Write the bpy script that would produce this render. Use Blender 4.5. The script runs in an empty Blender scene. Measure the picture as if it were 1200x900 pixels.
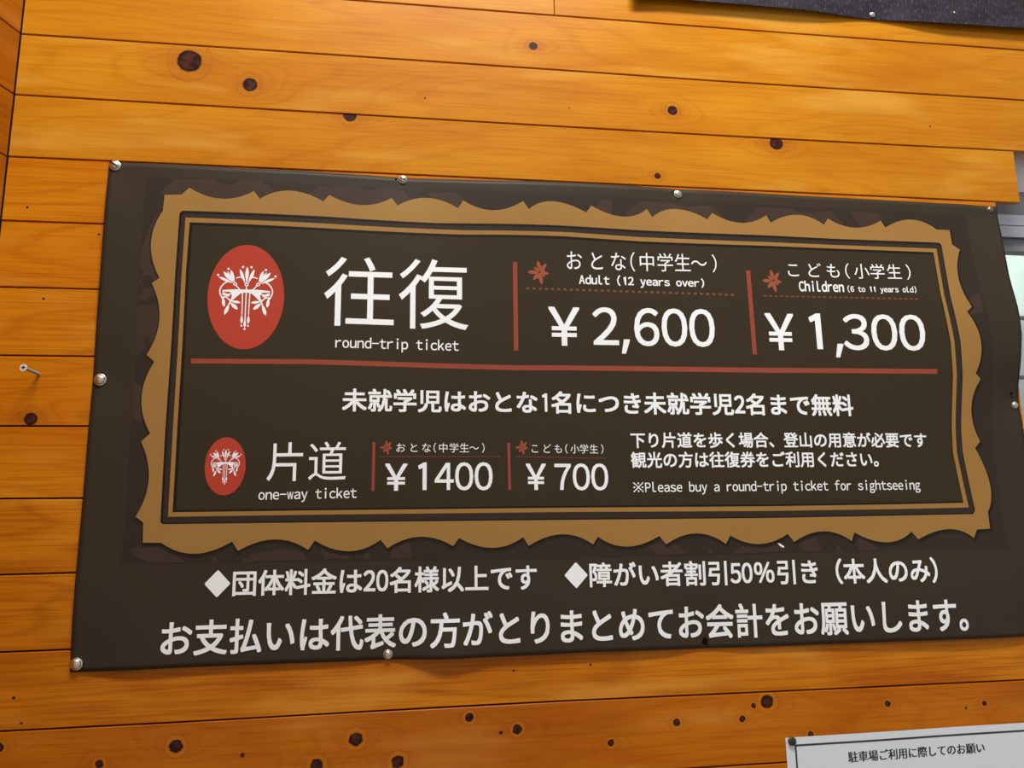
# A vinyl ticket-price banner screwed to a board-clad wall, seen from slightly below. Units: metres, wall front at y = 0.
import bpy, bmesh, math, random
from mathutils import Vector, Matrix

DATA = {
 'outline': {"top":[[0.1774,2.1926],[0.3045,2.1899],[0.4129,2.1889],[0.539,2.1899],[0.7016,2.1878],[0.8692,2.1857],[1.0409,2.1873],[1.2591,2.1903],[1.4825,2.1879],[1.6744,2.1852],[1.8709,2.1816],[2.0163,2.183]],"right":[[2.0163,2.183],[2.0142,2.1237],[2.0103,2.0683],[2.009,2.0169],[2.0116,1.982],[2.0148,1.9477],[2.0155,1.9159],[2.0147,1.8864],[2.0112,1.8538],[2.0084,1.8062],[2.0087,1.7757],[2.0093,1.7282],[2.0088,1.6884],[2.0067,1.6069],[1.9989,1.4518],[2.0,1.2765]],"bottom":[[0.1822,1.2825],[0.2887,1.2832],[0.3982,1.2841],[0.5677,1.2832],[0.7139,1.2826],[0.8337,1.2815],[0.926,1.2812],[1.0831,1.2825],[1.4141,1.2793],[1.674,1.2797],[1.9518,1.2788],[2.0003,1.2781]],"left":[[0.1774,2.1926],[0.1797,2.0677],[0.1798,1.944],[0.1801,1.82],[0.1803,1.695],[0.1807,1.5697],[0.1802,1.4445],[0.1809,1.3195],[0.1822,1.2825]]},
 'scallop': [["c",0.2824,2.1283],["c",0.3128,2.1303],["c",0.3257,2.1445],["m",0.3853,2.1247],["c",0.4425,2.1428],["c",0.4541,2.1279],["m",0.5089,2.1475],["c",0.5708,2.1294],["c",0.5821,2.1432],["m",0.6438,2.1255],["c",0.7006,2.1437],["c",0.7124,2.1281],["m",0.7685,2.1461],["c",0.83,2.1259],["c",0.8404,2.142],["m",0.8992,2.123],["c",0.9587,2.1436],["c",0.9701,2.1275],["m",1.0189,2.1453],["c",1.0868,2.1257],["c",1.0978,2.1407],["m",1.1634,2.1211],["c",1.2152,2.1409],["c",1.2263,2.124],["m",1.2786,2.1453],["c",1.3449,2.1252],["c",1.356,2.1397],["m",1.417,2.1202],["c",1.4749,2.1394],["c",1.4831,2.1235],["m",1.5455,2.1433],["c",1.6023,2.1231],["c",1.6119,2.1377],["m",1.6708,2.1186],["c",1.7313,2.1366],["c",1.74,2.1214],["m",1.8021,2.141],["c",1.8576,2.1199],["c",1.8872,2.1197],["c",1.8881,2.0868],["c",1.9039,2.0757],["m",1.8895,2.0104],["c",1.9092,1.9471],["c",1.8967,1.9361],["m",1.9206,1.8709],["c",1.9047,1.8057],["c",1.9153,1.7934],["m",1.8904,1.7322],["c",1.9047,1.6645],["c",1.8921,1.6513],["m",1.9171,1.5763],["c",1.9046,1.5214],["c",1.9044,1.4883],["c",1.8749,1.487],["c",1.8652,1.4705],["m",1.813,1.4891],["c",1.7427,1.4704],["c",1.73,1.4855],["m",1.6741,1.4659],["c",1.6074,1.4861],["c",1.6003,1.4698],["m",1.5431,1.4897],["c",1.4805,1.4705],["c",1.4685,1.4862],["m",1.4096,1.4679],["c",1.3513,1.4851],["c",1.342,1.4692],["m",1.2842,1.4903],["c",1.2233,1.4708],["c",1.2107,1.4868],["m",1.1474,1.4683],["c",1.0914,1.4875],["c",1.0819,1.4736],["m",1.0239,1.4934],["c",0.9599,1.4737],["c",0.9498,1.4894],["m",0.8932,1.4713],["c",0.8313,1.4901],["c",0.8204,1.4759],["m",0.7609,1.4938],["c",0.7023,1.4746],["c",0.69,1.4898],["m",0.6347,1.4708],["c",0.5747,1.4906],["c",0.5634,1.4745],["m",0.5063,1.4941],["c",0.4439,1.4755],["c",0.4331,1.4918],["m",0.3712,1.472],["c",0.3149,1.4919],["c",0.2847,1.4925],["c",0.283,1.5267],["c",0.2697,1.5371],["m",0.2872,1.601],["c",0.2699,1.6677],["c",0.2841,1.6821],["m",0.2653,1.7463],["c",0.2831,1.8116],["c",0.2692,1.824],["m",0.2872,1.8905],["c",0.27,1.9575],["c",0.2828,1.9675],["m",0.264,2.0337],["c",0.2813,2.0972]],
 'band_inner': [[0.3111,2.0933],[0.3154,2.0984],[0.4483,2.0986],[0.5737,2.0987],[0.6541,2.0968],[0.7854,2.094],[0.8688,2.0951],[0.9531,2.0959],[1.0389,2.0959],[1.1985,2.0941],[1.4752,2.095],[1.6265,2.0924],[1.8579,2.0902],[1.863,2.0853],[1.8643,1.9738],[1.8748,1.8724],[1.875,1.801],[1.8643,1.6952],[1.8631,1.6427],[1.8764,1.5253],[1.8705,1.5177],[1.7005,1.5172],[1.4304,1.5169],[1.0262,1.5195],[0.5605,1.5225],[0.3157,1.5235],[0.3112,1.5269],[0.3093,1.6942],[0.3103,1.8496],[0.3097,1.978]],
 'line_outer': [[0.3223,2.0853],[0.4489,2.0846],[0.5741,2.0846],[0.7032,2.0824],[0.8353,2.0805],[0.9361,2.0819],[1.0387,2.0828],[1.1979,2.0796],[1.3992,2.08],[1.474,2.0803],[1.6631,2.0782],[1.8503,2.0762],[1.8509,1.9736],[1.8614,1.8723],[1.8617,1.8009],[1.8517,1.6952],[1.8496,1.6427],[1.8628,1.5311],[1.702,1.5301],[1.4314,1.5303],[1.0266,1.5341],[0.5601,1.536],[0.3234,1.5361],[0.3224,1.6942],[0.3221,1.8498],[0.321,1.9783]],
 'line_inner': [[0.3301,2.0762],[0.4492,2.0759],[0.5744,2.0752],[0.7033,2.0733],[0.8353,2.0716],[0.936,2.0736],[1.0386,2.074],[1.1975,2.0706],[1.3986,2.0716],[1.4733,2.0721],[1.6622,2.0702],[1.8417,2.0677],[1.8433,1.9735],[1.8527,1.8723],[1.8531,1.8009],[1.8431,1.6952],[1.8409,1.6428],[1.8522,1.5404],[1.7031,1.5395],[1.432,1.5393],[1.0269,1.542],[0.5598,1.5436],[0.3306,1.5438],[0.3296,1.6942],[0.3295,1.8499],[0.3284,1.9785]],
 'inset': [[0.2461,2.1641],[0.5719,2.1628],[1.0402,2.1644],[1.4806,2.1631],[1.9315,2.1571],[1.9322,2.0619],[1.9377,1.9654],[1.9466,1.873],[1.9458,1.8018],[1.9348,1.713],[1.9348,1.6249],[1.9366,1.4497],[1.4257,1.4499],[1.0243,1.4484],[0.592,1.4539],[0.2517,1.4574],[0.2522,1.5454],[0.2502,1.6943],[0.2506,1.841],[0.2477,2.0086]],
 'ghosts': [[[0.2745,2.1323],[0.2972,2.1604],[0.3677,2.1635],[0.3853,2.1539],[0.3993,2.1528],[0.4159,2.1623],[0.458,2.1628],[0.4854,2.1435],[0.4865,2.1176],[0.317,2.1102]],[[0.5407,2.1416],[0.5608,2.1603],[0.6332,2.1629],[0.6529,2.1552],[0.6789,2.164],[0.7219,2.1611],[0.7353,2.1435],[0.7191,2.1212],[0.5493,2.1212]],[[0.7718,2.1588],[0.8287,2.1596],[0.8404,2.1438],[0.8303,2.1206],[0.7769,2.1319]],[[1.1028,2.1284],[1.1196,2.1547],[1.1413,2.1579],[1.1381,2.1161]],[[1.167,2.1195],[1.1729,2.1344],[1.2013,2.1565],[1.2667,2.1599],[1.3028,2.1502],[1.3304,2.1548],[1.358,2.1557],[1.3872,2.1213],[1.2906,2.1099]],[[1.4282,2.1193],[1.4328,2.1308],[1.4554,2.1563],[1.5277,2.1575],[1.5535,2.1471],[1.6193,2.1552],[1.6454,2.1274],[1.5902,2.1103]],[[1.6636,2.1548],[1.7295,2.1551],[1.7383,2.1302],[1.6915,2.1096]],[[0.2767,2.0987],[0.2606,2.0665],[0.2484,2.0217],[0.2487,1.9924],[0.2705,1.9996],[0.2816,2.0672]],[[0.2456,1.994],[0.2586,1.9992],[0.2665,1.9914],[0.2859,1.9903],[0.2894,1.929],[0.2686,1.9317],[0.2633,1.922],[0.2482,1.928],[0.256,1.9442],[0.2492,1.9601],[0.2541,1.9764]],[[0.2475,1.9152],[0.29,1.9194],[0.2945,1.8431],[0.2769,1.8429],[0.2669,1.8616],[0.2594,1.8411],[0.2506,1.841]],[[0.2503,1.8457],[0.2681,1.8428],[0.2519,1.8191]],[[0.2487,1.7756],[0.2701,1.7618],[0.2745,1.6958],[0.2519,1.711]],[[1.8985,1.961],[1.9317,1.9805],[1.9351,1.9371],[1.8936,1.9274]],[[0.2638,1.4814],[0.2815,1.4883],[0.3124,1.4862],[0.3607,1.4577],[0.2989,1.4577],[0.2701,1.4712]],[[0.3991,1.4554],[0.4028,1.4669],[0.407,1.4683],[0.4134,1.4551]],[[0.4448,1.4558],[0.4702,1.4698],[0.5062,1.4764],[0.5325,1.4759],[0.5577,1.4694],[0.561,1.4576]],[[0.5793,1.4868],[0.6362,1.4722],[0.638,1.4573],[0.5934,1.4583]],[[0.6597,1.4568],[0.6632,1.4672],[0.6692,1.467],[0.6724,1.4565]],[[0.7071,1.4557],[0.7114,1.4736],[0.7417,1.4926],[0.7451,1.4563]],[[1.1841,1.4715],[1.2393,1.472],[1.2635,1.4525],[1.2048,1.4522]],[[1.304,1.4517],[1.3099,1.4659],[1.3159,1.4514]],[[1.3517,1.4507],[1.3749,1.4646],[1.4269,1.4667],[1.4528,1.463],[1.4643,1.4531]],[[1.4899,1.4671],[1.5232,1.486],[1.5397,1.4515],[1.4975,1.4524]],[[1.5645,1.451],[1.5712,1.4655],[1.5769,1.4507]],[[1.6127,1.4516],[1.6157,1.4794],[1.6542,1.4524]]],
 'ghost_dark': [[0.2521,1.9602],[0.2545,1.9699],[0.2617,1.9734],[0.2693,1.9704],[0.2728,1.9608],[0.2704,1.951],[0.2632,1.9476],[0.2557,1.9506]],
 'bars': [["long horizontal red rule under the round-trip prices",[[0.346,1.818],[0.551,1.8191],[0.6596,1.8173],[0.7865,1.8149],[0.9333,1.813],[1.0336,1.814],[1.2046,1.814],[1.4521,1.8134],[1.6354,1.8141],[1.8189,1.8142],[1.8183,1.8039],[1.6346,1.8039],[1.4514,1.8033],[1.2042,1.8041],[1.0334,1.8042],[0.9332,1.8034],[0.7866,1.8054],[0.6598,1.8079],[0.5513,1.8098],[0.3466,1.8089]]],["thick red upright rule right of the large round-trip heading",[[0.9371,2.0189],[0.9459,2.0191],[0.946,1.8418],[0.9373,1.8417]]],["thick red upright rule between the two round-trip prices",[[1.4204,2.0171],[1.4297,2.0174],[1.4306,1.8405],[1.4215,1.8404]]],["thin red upright rule right of the one-way heading",[[0.6727,1.6658],[0.6779,1.6658],[0.6776,1.5767],[0.6724,1.5767]]],["thin red upright rule between the two one-way prices",[[0.9223,1.6641],[0.9275,1.6641],[0.9285,1.5764],[0.9233,1.5764]]]],
 'dots': [["thick",[[[0.9629,1.9684],[0.9693,1.9684],[0.9693,1.9639],[0.9629,1.964]],[[0.9752,1.9684],[0.9816,1.9683],[0.9816,1.9639],[0.9752,1.9639]],[[0.9875,1.9683],[0.9939,1.9683],[0.9939,1.9638],[0.9875,1.9638]],[[0.9999,1.9682],[1.0063,1.9682],[1.0062,1.9637],[0.9998,1.9637]],[[1.0122,1.9681],[1.0187,1.9681],[1.0186,1.9636],[1.0122,1.9637]],[[1.0246,1.9681],[1.0311,1.968],[1.031,1.9636],[1.0246,1.9636]],[[1.0371,1.968],[1.0436,1.968],[1.0435,1.9635],[1.037,1.9635]],[[1.0495,1.968],[1.056,1.9679],[1.0559,1.9634],[1.0495,1.9635]],[[1.062,1.9679],[1.0685,1.9679],[1.0684,1.9634],[1.0619,1.9634]],[[1.0746,1.9678],[1.0811,1.9678],[1.081,1.9633],[1.0745,1.9633]],[[1.0871,1.9678],[1.0937,1.9678],[1.0935,1.9632],[1.087,1.9633]],[[1.0997,1.9677],[1.1063,1.9677],[1.1061,1.9632],[1.0996,1.9632]],[[1.1123,1.9677],[1.1189,1.9677],[1.1188,1.9631],[1.1122,1.9632]],[[1.125,1.9676],[1.1316,1.9676],[1.1314,1.9631],[1.1248,1.9631]],[[1.1377,1.9676],[1.1443,1.9676],[1.1441,1.963],[1.1375,1.963]],[[1.1504,1.9675],[1.157,1.9675],[1.1568,1.963],[1.1502,1.963]],[[1.1631,1.9675],[1.1697,1.9675],[1.1696,1.9629],[1.1629,1.9629]],[[1.1759,1.9674],[1.1825,1.9674],[1.1824,1.9628],[1.1757,1.9629]],[[1.1887,1.9674],[1.1953,1.9674],[1.1952,1.9628],[1.1885,1.9628]],[[1.2015,1.9673],[1.2082,1.9673],[1.208,1.9627],[1.2013,1.9628]],[[1.2144,1.9673],[1.2211,1.9673],[1.2209,1.9627],[1.2142,1.9627]],[[1.2273,1.9672],[1.234,1.9672],[1.2338,1.9626],[1.2271,1.9626]],[[1.2402,1.9672],[1.2469,1.9672],[1.2467,1.9626],[1.24,1.9626]],[[1.2531,1.9671],[1.2599,1.9671],[1.2597,1.9625],[1.2529,1.9625]],[[1.2661,1.9671],[1.2729,1.9671],[1.2726,1.9624],[1.2659,1.9625]],[[1.2791,1.967],[1.2859,1.967],[1.2857,1.9624],[1.2789,1.9624]],[[1.2922,1.967],[1.299,1.9669],[1.2987,1.9623],[1.2919,1.9623]],[[1.3052,1.9669],[1.3121,1.9669],[1.3118,1.9622],[1.305,1.9623]],[[1.3183,1.9669],[1.3252,1.9668],[1.3249,1.9622],[1.3181,1.9622]],[[1.3315,1.9668],[1.3383,1.9668],[1.338,1.9621],[1.3312,1.9621]],[[1.3446,1.9667],[1.3515,1.9667],[1.3512,1.962],[1.3443,1.962]],[[1.3578,1.9666],[1.3647,1.9666],[1.3643,1.9619],[1.3575,1.962]],[[1.371,1.9666],[1.3779,1.9665],[1.3776,1.9618],[1.3707,1.9619]],[[1.3842,1.9665],[1.3911,1.9665],[1.3908,1.9618],[1.3839,1.9618]]]],["thin",[[[1.4543,1.965],[1.4615,1.965],[1.4613,1.9623],[1.454,1.9623]],[[1.4659,1.965],[1.4732,1.965],[1.4729,1.9623],[1.4657,1.9623]],[[1.4776,1.9651],[1.4848,1.9651],[1.4846,1.9623],[1.4774,1.9623]],[[1.4893,1.9651],[1.4965,1.9651],[1.4963,1.9624],[1.489,1.9623]],[[1.501,1.9651],[1.5082,1.9651],[1.508,1.9624],[1.5007,1.9624]],[[1.5127,1.9651],[1.52,1.9651],[1.5197,1.9624],[1.5125,1.9624]],[[1.5244,1.9651],[1.5317,1.9651],[1.5315,1.9624],[1.5242,1.9624]],[[1.5362,1.9651],[1.5435,1.9651],[1.5432,1.9624],[1.5359,1.9624]],[[1.5479,1.9651],[1.5552,1.9651],[1.555,1.9624],[1.5477,1.9624]],[[1.5597,1.9651],[1.567,1.9651],[1.5667,1.9624],[1.5594,1.9624]],[[1.5715,1.9651],[1.5788,1.9651],[1.5785,1.9623],[1.5712,1.9624]],[[1.5832,1.9651],[1.5906,1.9651],[1.5903,1.9623],[1.583,1.9623]],[[1.595,1.9651],[1.6023,1.9651],[1.6021,1.9623],[1.5947,1.9623]],[[1.6068,1.965],[1.6142,1.965],[1.6139,1.9623],[1.6065,1.9623]],[[1.6186,1.965],[1.626,1.965],[1.6257,1.9622],[1.6183,1.9622]],[[1.6304,1.965],[1.6378,1.9649],[1.6375,1.9622],[1.6301,1.9622]],[[1.6423,1.9649],[1.6496,1.9649],[1.6493,1.9621],[1.642,1.9621]],[[1.6541,1.9649],[1.6614,1.9648],[1.6611,1.9621],[1.6538,1.9621]],[[1.6659,1.9648],[1.6733,1.9648],[1.6729,1.962],[1.6656,1.962]],[[1.6778,1.9647],[1.6851,1.9647],[1.6848,1.9619],[1.6774,1.962]],[[1.6896,1.9647],[1.6969,1.9646],[1.6966,1.9618],[1.6893,1.9619]],[[1.7014,1.9646],[1.7088,1.9645],[1.7085,1.9618],[1.7011,1.9618]],[[1.7133,1.9645],[1.7206,1.9645],[1.7203,1.9617],[1.713,1.9617]],[[1.7251,1.9644],[1.7325,1.9644],[1.7322,1.9616],[1.7248,1.9616]],[[1.737,1.9643],[1.7444,1.9643],[1.744,1.9615],[1.7367,1.9615]],[[1.7489,1.9642],[1.7562,1.9642],[1.7559,1.9614],[1.7485,1.9615]],[[1.7608,1.9642],[1.7681,1.9641],[1.7678,1.9613],[1.7604,1.9614]],[[1.7727,1.9641],[1.78,1.964],[1.7797,1.9612],[1.7723,1.9612]],[[1.7846,1.9639],[1.7919,1.9639],[1.7916,1.9611],[1.7842,1.9611]]]],["small",[[[0.6845,1.6403],[0.6868,1.6403],[0.6869,1.6381],[0.6846,1.6382]],[[0.6891,1.6403],[0.6914,1.6403],[0.6914,1.6381],[0.6891,1.6381]],[[0.6937,1.6403],[0.696,1.6403],[0.696,1.6381],[0.6937,1.6381]],[[0.6983,1.6403],[0.7006,1.6403],[0.7006,1.6381],[0.6983,1.6381]],[[0.7029,1.6402],[0.7052,1.6402],[0.7052,1.638],[0.7029,1.6381]],[[0.7075,1.6402],[0.7098,1.6402],[0.7098,1.638],[0.7075,1.638]],[[0.7121,1.6402],[0.7144,1.6402],[0.7145,1.638],[0.7122,1.638]],[[0.7167,1.6402],[0.719,1.6402],[0.7191,1.638],[0.7168,1.638]],[[0.7214,1.6401],[0.7237,1.6401],[0.7237,1.6379],[0.7214,1.638]],[[0.726,1.6401],[0.7283,1.6401],[0.7283,1.6379],[0.726,1.6379]],[[0.7306,1.6401],[0.7329,1.6401],[0.733,1.6379],[0.7306,1.6379]],[[0.7352,1.6401],[0.7376,1.6401],[0.7376,1.6379],[0.7353,1.6379]],[[0.7399,1.6401],[0.7422,1.64],[0.7422,1.6378],[0.7399,1.6379]],[[0.7445,1.64],[0.7468,1.64],[0.7469,1.6378],[0.7445,1.6378]],[[0.7492,1.64],[0.7515,1.64],[0.7515,1.6378],[0.7492,1.6378]],[[0.7538,1.64],[0.7562,1.64],[0.7562,1.6378],[0.7538,1.6378]],[[0.7585,1.64],[0.7608,1.6399],[0.7608,1.6377],[0.7585,1.6378]],[[0.7631,1.6399],[0.7655,1.6399],[0.7655,1.6377],[0.7632,1.6377]],[[0.7678,1.6399],[0.7701,1.6399],[0.7702,1.6377],[0.7678,1.6377]],[[0.7725,1.6399],[0.7748,1.6399],[0.7748,1.6377],[0.7725,1.6377]],[[0.7772,1.6399],[0.7795,1.6399],[0.7795,1.6377],[0.7772,1.6377]],[[0.7818,1.6398],[0.7842,1.6398],[0.7842,1.6376],[0.7818,1.6376]],[[0.7865,1.6398],[0.7889,1.6398],[0.7889,1.6376],[0.7865,1.6376]],[[0.7912,1.6398],[0.7936,1.6398],[0.7936,1.6376],[0.7912,1.6376]],[[0.7959,1.6398],[0.7983,1.6398],[0.7983,1.6376],[0.7959,1.6376]],[[0.8006,1.6398],[0.803,1.6397],[0.803,1.6375],[0.8006,1.6375]],[[0.8053,1.6397],[0.8077,1.6397],[0.8077,1.6375],[0.8053,1.6375]],[[0.81,1.6397],[0.8124,1.6397],[0.8124,1.6375],[0.81,1.6375]],[[0.8147,1.6397],[0.8171,1.6397],[0.8171,1.6375],[0.8147,1.6375]],[[0.8195,1.6397],[0.8218,1.6397],[0.8218,1.6374],[0.8195,1.6374]],[[0.8242,1.6396],[0.8265,1.6396],[0.8265,1.6374],[0.8242,1.6374]],[[0.8289,1.6396],[0.8313,1.6396],[0.8313,1.6374],[0.8289,1.6374]],[[0.8336,1.6396],[0.836,1.6396],[0.836,1.6374],[0.8336,1.6374]],[[0.8384,1.6396],[0.8408,1.6396],[0.8408,1.6373],[0.8384,1.6374]],[[0.8431,1.6395],[0.8455,1.6395],[0.8455,1.6373],[0.8431,1.6373]],[[0.8479,1.6395],[0.8503,1.6395],[0.8503,1.6373],[0.8479,1.6373]],[[0.8526,1.6395],[0.855,1.6395],[0.855,1.6373],[0.8526,1.6373]],[[0.8574,1.6395],[0.8598,1.6395],[0.8598,1.6372],[0.8574,1.6373]],[[0.8622,1.6395],[0.8645,1.6394],[0.8645,1.6372],[0.8621,1.6372]],[[0.8669,1.6394],[0.8693,1.6394],[0.8693,1.6372],[0.8669,1.6372]],[[0.8717,1.6394],[0.8741,1.6394],[0.8741,1.6372],[0.8717,1.6372]],[[0.8765,1.6394],[0.8789,1.6394],[0.8789,1.6371],[0.8765,1.6372]],[[0.8813,1.6394],[0.8837,1.6394],[0.8836,1.6371],[0.8812,1.6371]],[[0.8861,1.6393],[0.8884,1.6393],[0.8884,1.6371],[0.886,1.6371]],[[0.8908,1.6393],[0.8932,1.6393],[0.8932,1.6371],[0.8908,1.6371]],[[0.8956,1.6393],[0.898,1.6393],[0.898,1.637],[0.8956,1.6371]],[[0.9004,1.6393],[0.9028,1.6393],[0.9028,1.637],[0.9004,1.637]],[[0.9053,1.6392],[0.9077,1.6392],[0.9076,1.637],[0.9052,1.637]]]],["small",[[[0.9392,1.6394],[0.9417,1.6394],[0.9417,1.6371],[0.9392,1.6372]],[[0.9442,1.6393],[0.9466,1.6393],[0.9466,1.637],[0.9441,1.6371]],[[0.9491,1.6392],[0.9516,1.6391],[0.9515,1.6369],[0.9491,1.637]],[[0.954,1.6391],[0.9565,1.639],[0.9565,1.6368],[0.954,1.6368]],[[0.959,1.639],[0.9614,1.6389],[0.9614,1.6366],[0.9589,1.6367]],[[0.9639,1.6388],[0.9664,1.6388],[0.9663,1.6365],[0.9639,1.6366]],[[0.9689,1.6387],[0.9713,1.6387],[0.9713,1.6364],[0.9688,1.6365]],[[0.9738,1.6386],[0.9763,1.6385],[0.9762,1.6363],[0.9738,1.6363]],[[0.9788,1.6385],[0.9812,1.6384],[0.9812,1.6362],[0.9787,1.6362]],[[0.9837,1.6384],[0.9862,1.6383],[0.9862,1.636],[0.9837,1.6361]],[[0.9887,1.6382],[0.9912,1.6382],[0.9911,1.6359],[0.9886,1.636]],[[0.9937,1.6381],[0.9961,1.638],[0.9961,1.6358],[0.9936,1.6359]],[[0.9986,1.638],[1.0011,1.6379],[1.0011,1.6357],[0.9986,1.6357]],[[1.0036,1.6379],[1.0061,1.6378],[1.006,1.6355],[1.0036,1.6356]],[[1.0086,1.6377],[1.0111,1.6377],[1.011,1.6354],[1.0085,1.6355]],[[1.0136,1.6376],[1.0161,1.6376],[1.016,1.6353],[1.0135,1.6354]],[[1.0186,1.6375],[1.0211,1.6374],[1.021,1.6352],[1.0185,1.6352]],[[1.0236,1.6374],[1.0261,1.6373],[1.026,1.635],[1.0235,1.6351]],[[1.0286,1.6372],[1.0311,1.6372],[1.031,1.6349],[1.0285,1.635]],[[1.0336,1.6371],[1.0361,1.6371],[1.036,1.6348],[1.0335,1.6349]],[[1.0386,1.637],[1.0411,1.6369],[1.041,1.6347],[1.0385,1.6347]],[[1.0436,1.6369],[1.0461,1.6368],[1.046,1.6345],[1.0435,1.6346]],[[1.0486,1.6367],[1.0511,1.6367],[1.051,1.6344],[1.0485,1.6345]],[[1.0536,1.6366],[1.0561,1.6366],[1.0561,1.6343],[1.0536,1.6344]],[[1.0586,1.6365],[1.0612,1.6364],[1.0611,1.6342],[1.0586,1.6342]],[[1.0637,1.6364],[1.0662,1.6363],[1.0661,1.634],[1.0636,1.6341]],[[1.0687,1.6362],[1.0712,1.6362],[1.0711,1.6339],[1.0686,1.634]],[[1.0737,1.6361],[1.0763,1.6361],[1.0762,1.6338],[1.0737,1.6338]],[[1.0788,1.636],[1.0813,1.6359],[1.0812,1.6337],[1.0787,1.6337]],[[1.0838,1.6359],[1.0863,1.6358],[1.0863,1.6335],[1.0837,1.6336]],[[1.0889,1.6357],[1.0914,1.6357],[1.0913,1.6334],[1.0888,1.6335]],[[1.0939,1.6356],[1.0964,1.6355],[1.0964,1.6333],[1.0938,1.6333]],[[1.099,1.6355],[1.1015,1.6354],[1.1014,1.6331],[1.0989,1.6332]],[[1.104,1.6354],[1.1066,1.6353],[1.1065,1.633],[1.1039,1.6331]],[[1.1091,1.6352],[1.1116,1.6352],[1.1115,1.6329],[1.109,1.6329]]]]],
 'texts': [["往復",[0.5779,0.85,2.02,1.8841,2.0201,1.8795],-0.004,"large white heading characters top left","em",None],["round-trip ticket",[0.6011,0.831,1.8631,1.8362,1.8602,1.8336],0.008,"small white English line under the large heading","em",None],["おとな(中学生～)",[1.0448,1.3579,2.0461,2.0047,2.049,2.0106],-0.004,"white adult caption above the higher price","cen",[0.0,1.2530120481927711,2.4578313253012047,3.2650602409638556,4.072289156626506,5.108433734939759,6.108433734939759,7.048192771084337,7.9397590361445785]],["Adult (12 years over)",[1.0691,1.3287,1.9986,1.9725,1.997,1.9745],0.02,"bold white English adult caption","em",None],["￥",[1.0056,1.0686,1.9304,1.8529,1.9301,1.853],0.012,"yen sign of the 2,600 price","em",None],["2,600",[1.0941,1.345,1.9316,1.8389,1.933,1.8386],0.01,"large white 2,600 price","cen",[0,0.44,0.881,1.491,2.097]],["こども(小学生)",[1.512,1.7829,2.0384,2.0049,2.0391,2.0047],-0.004,"white children caption above the right price","cen",[0.0,1.2575757575757576,2.484848484848485,3.3484848484848486,4.242424242424242,5.2272727272727275,6.2727272727272725,7.166666666666667]],["Children",[1.533,1.6311,1.9985,1.9749,1.9984,1.975],0.02,"bold white English word for children","em",None],["(6 to 11 years old)",[1.6389,1.7905,1.9902,1.9725,1.9907,1.9732],0.02,"tiny white age note beside it","em",None],["￥",[1.4526,1.5148,1.9271,1.8499,1.9265,1.8498],0.012,"yen sign of the 1,300 price","em",None],["1,300",[1.5471,1.7983,1.9283,1.8365,1.9284,1.8361],0.01,"large white 1,300 price","cen",[0,0.487,0.866,1.471,2.08]],["未就学児はおとな1名につき未就学児2名まで無料",[0.6162,1.6279,1.7654,1.722,1.7603,1.7156],0.022,"white line of text under the long red rule","em",None],["片道",[0.487,0.6262,1.6655,1.5961,1.6667,1.5959],-0.006,"thin white heading characters lower left","em",None],["one-way ticket",[0.4747,0.6461,1.5823,1.5581,1.5839,1.5594],0.008,"small white English line under the lower heading","em",None],["おとな(中学生～)",[0.716,0.8792,1.6645,1.6465,1.6636,1.6455],-0.004,"tiny white adult caption in the lower row","cen",[0.0,1.2530120481927711,2.4578313253012047,3.2650602409638556,4.072289156626506,5.108433734939759,6.108433734939759,7.048192771084337,7.9397590361445785]],["￥",[0.6959,0.7368,1.6263,1.5769,1.6261,1.5768],0.012,"yen sign of the 1400 price","em",None],["1400",[0.7562,0.8939,1.628,1.5769,1.628,1.5758],0.009,"white 1400 price","cen",[0,0.64,1.26,1.863]],["こども(小学生)",[0.9688,1.108,1.6627,1.6443,1.6608,1.6428],-0.004,"tiny white children caption in the lower row","cen",[0.0,1.2575757575757576,2.484848484848485,3.3484848484848486,4.242424242424242,5.2272727272727275,6.2727272727272725,7.166666666666667]],["￥",[0.9565,0.9955,1.6249,1.5758,1.6247,1.5754],0.012,"yen sign of the 700 price","em",None],["700",[1.0116,1.1155,1.6251,1.5746,1.6242,1.5731],0.009,"white 700 price","cen",[0,0.606,1.212]],["下り片道を歩く場合、登山の用意が必要です",[1.1621,1.7835,1.6842,1.6532,1.6829,1.6523],0.019,"upper line of the small white note at lower right","em",None],["観光の方は往復券をご利用ください。",[1.1614,1.6732,1.6463,1.6151,1.645,1.6137],0.019,"second line of the small white note at lower right","em",None],["※Please buy a round-trip ticket for sightseeing",[1.1637,1.7597,1.5888,1.5637,1.588,1.562],0.008,"thin white English sightseeing note","em",None],["◆団体料金は20名様以上です",[0.391,0.9739,1.4432,1.3981,1.4415,1.3928],0.019,"white group fare line beginning with a diamond, left","em",None],["◆障がい者割引50％引き（本人のみ）",[1.0261,1.7744,1.4418,1.3959,1.4358,1.3857],0.019,"white discount line beginning with a diamond, right","em",None],["お支払いは代表の方がとりまとめてお会計をお願いします。",[0.3248,1.8289,1.3614,1.303,1.3576,1.2922],0.018,"largest white line along the bottom of the banner","em",None]],
 'notice_text': [1.5595,1.8428,1.084,1.0639,1.0855,1.0657],
 'notice': {"tl":[1.4385,1.1137],"tr":[1.9347,1.1159],"bl":[1.4377,1.0611],"ln":[[1.4578,1.1015],[1.9327,1.1019],[1.451,1.1012],[1.4528,1.0602],[1.4499,1.1079]]},
 'emblems': [[0.437,1.9361,0.0684,0.0997],[0.4153,1.6235,0.0351,0.0514]],
 'stars': [[0.9905,1.9997,0.0213,0.0216],[1.4782,1.9968,0.0214,0.0212],[0.6993,1.6561,0.0116,0.0118],[0.9514,1.6557,0.0122,0.0121]],
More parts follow.
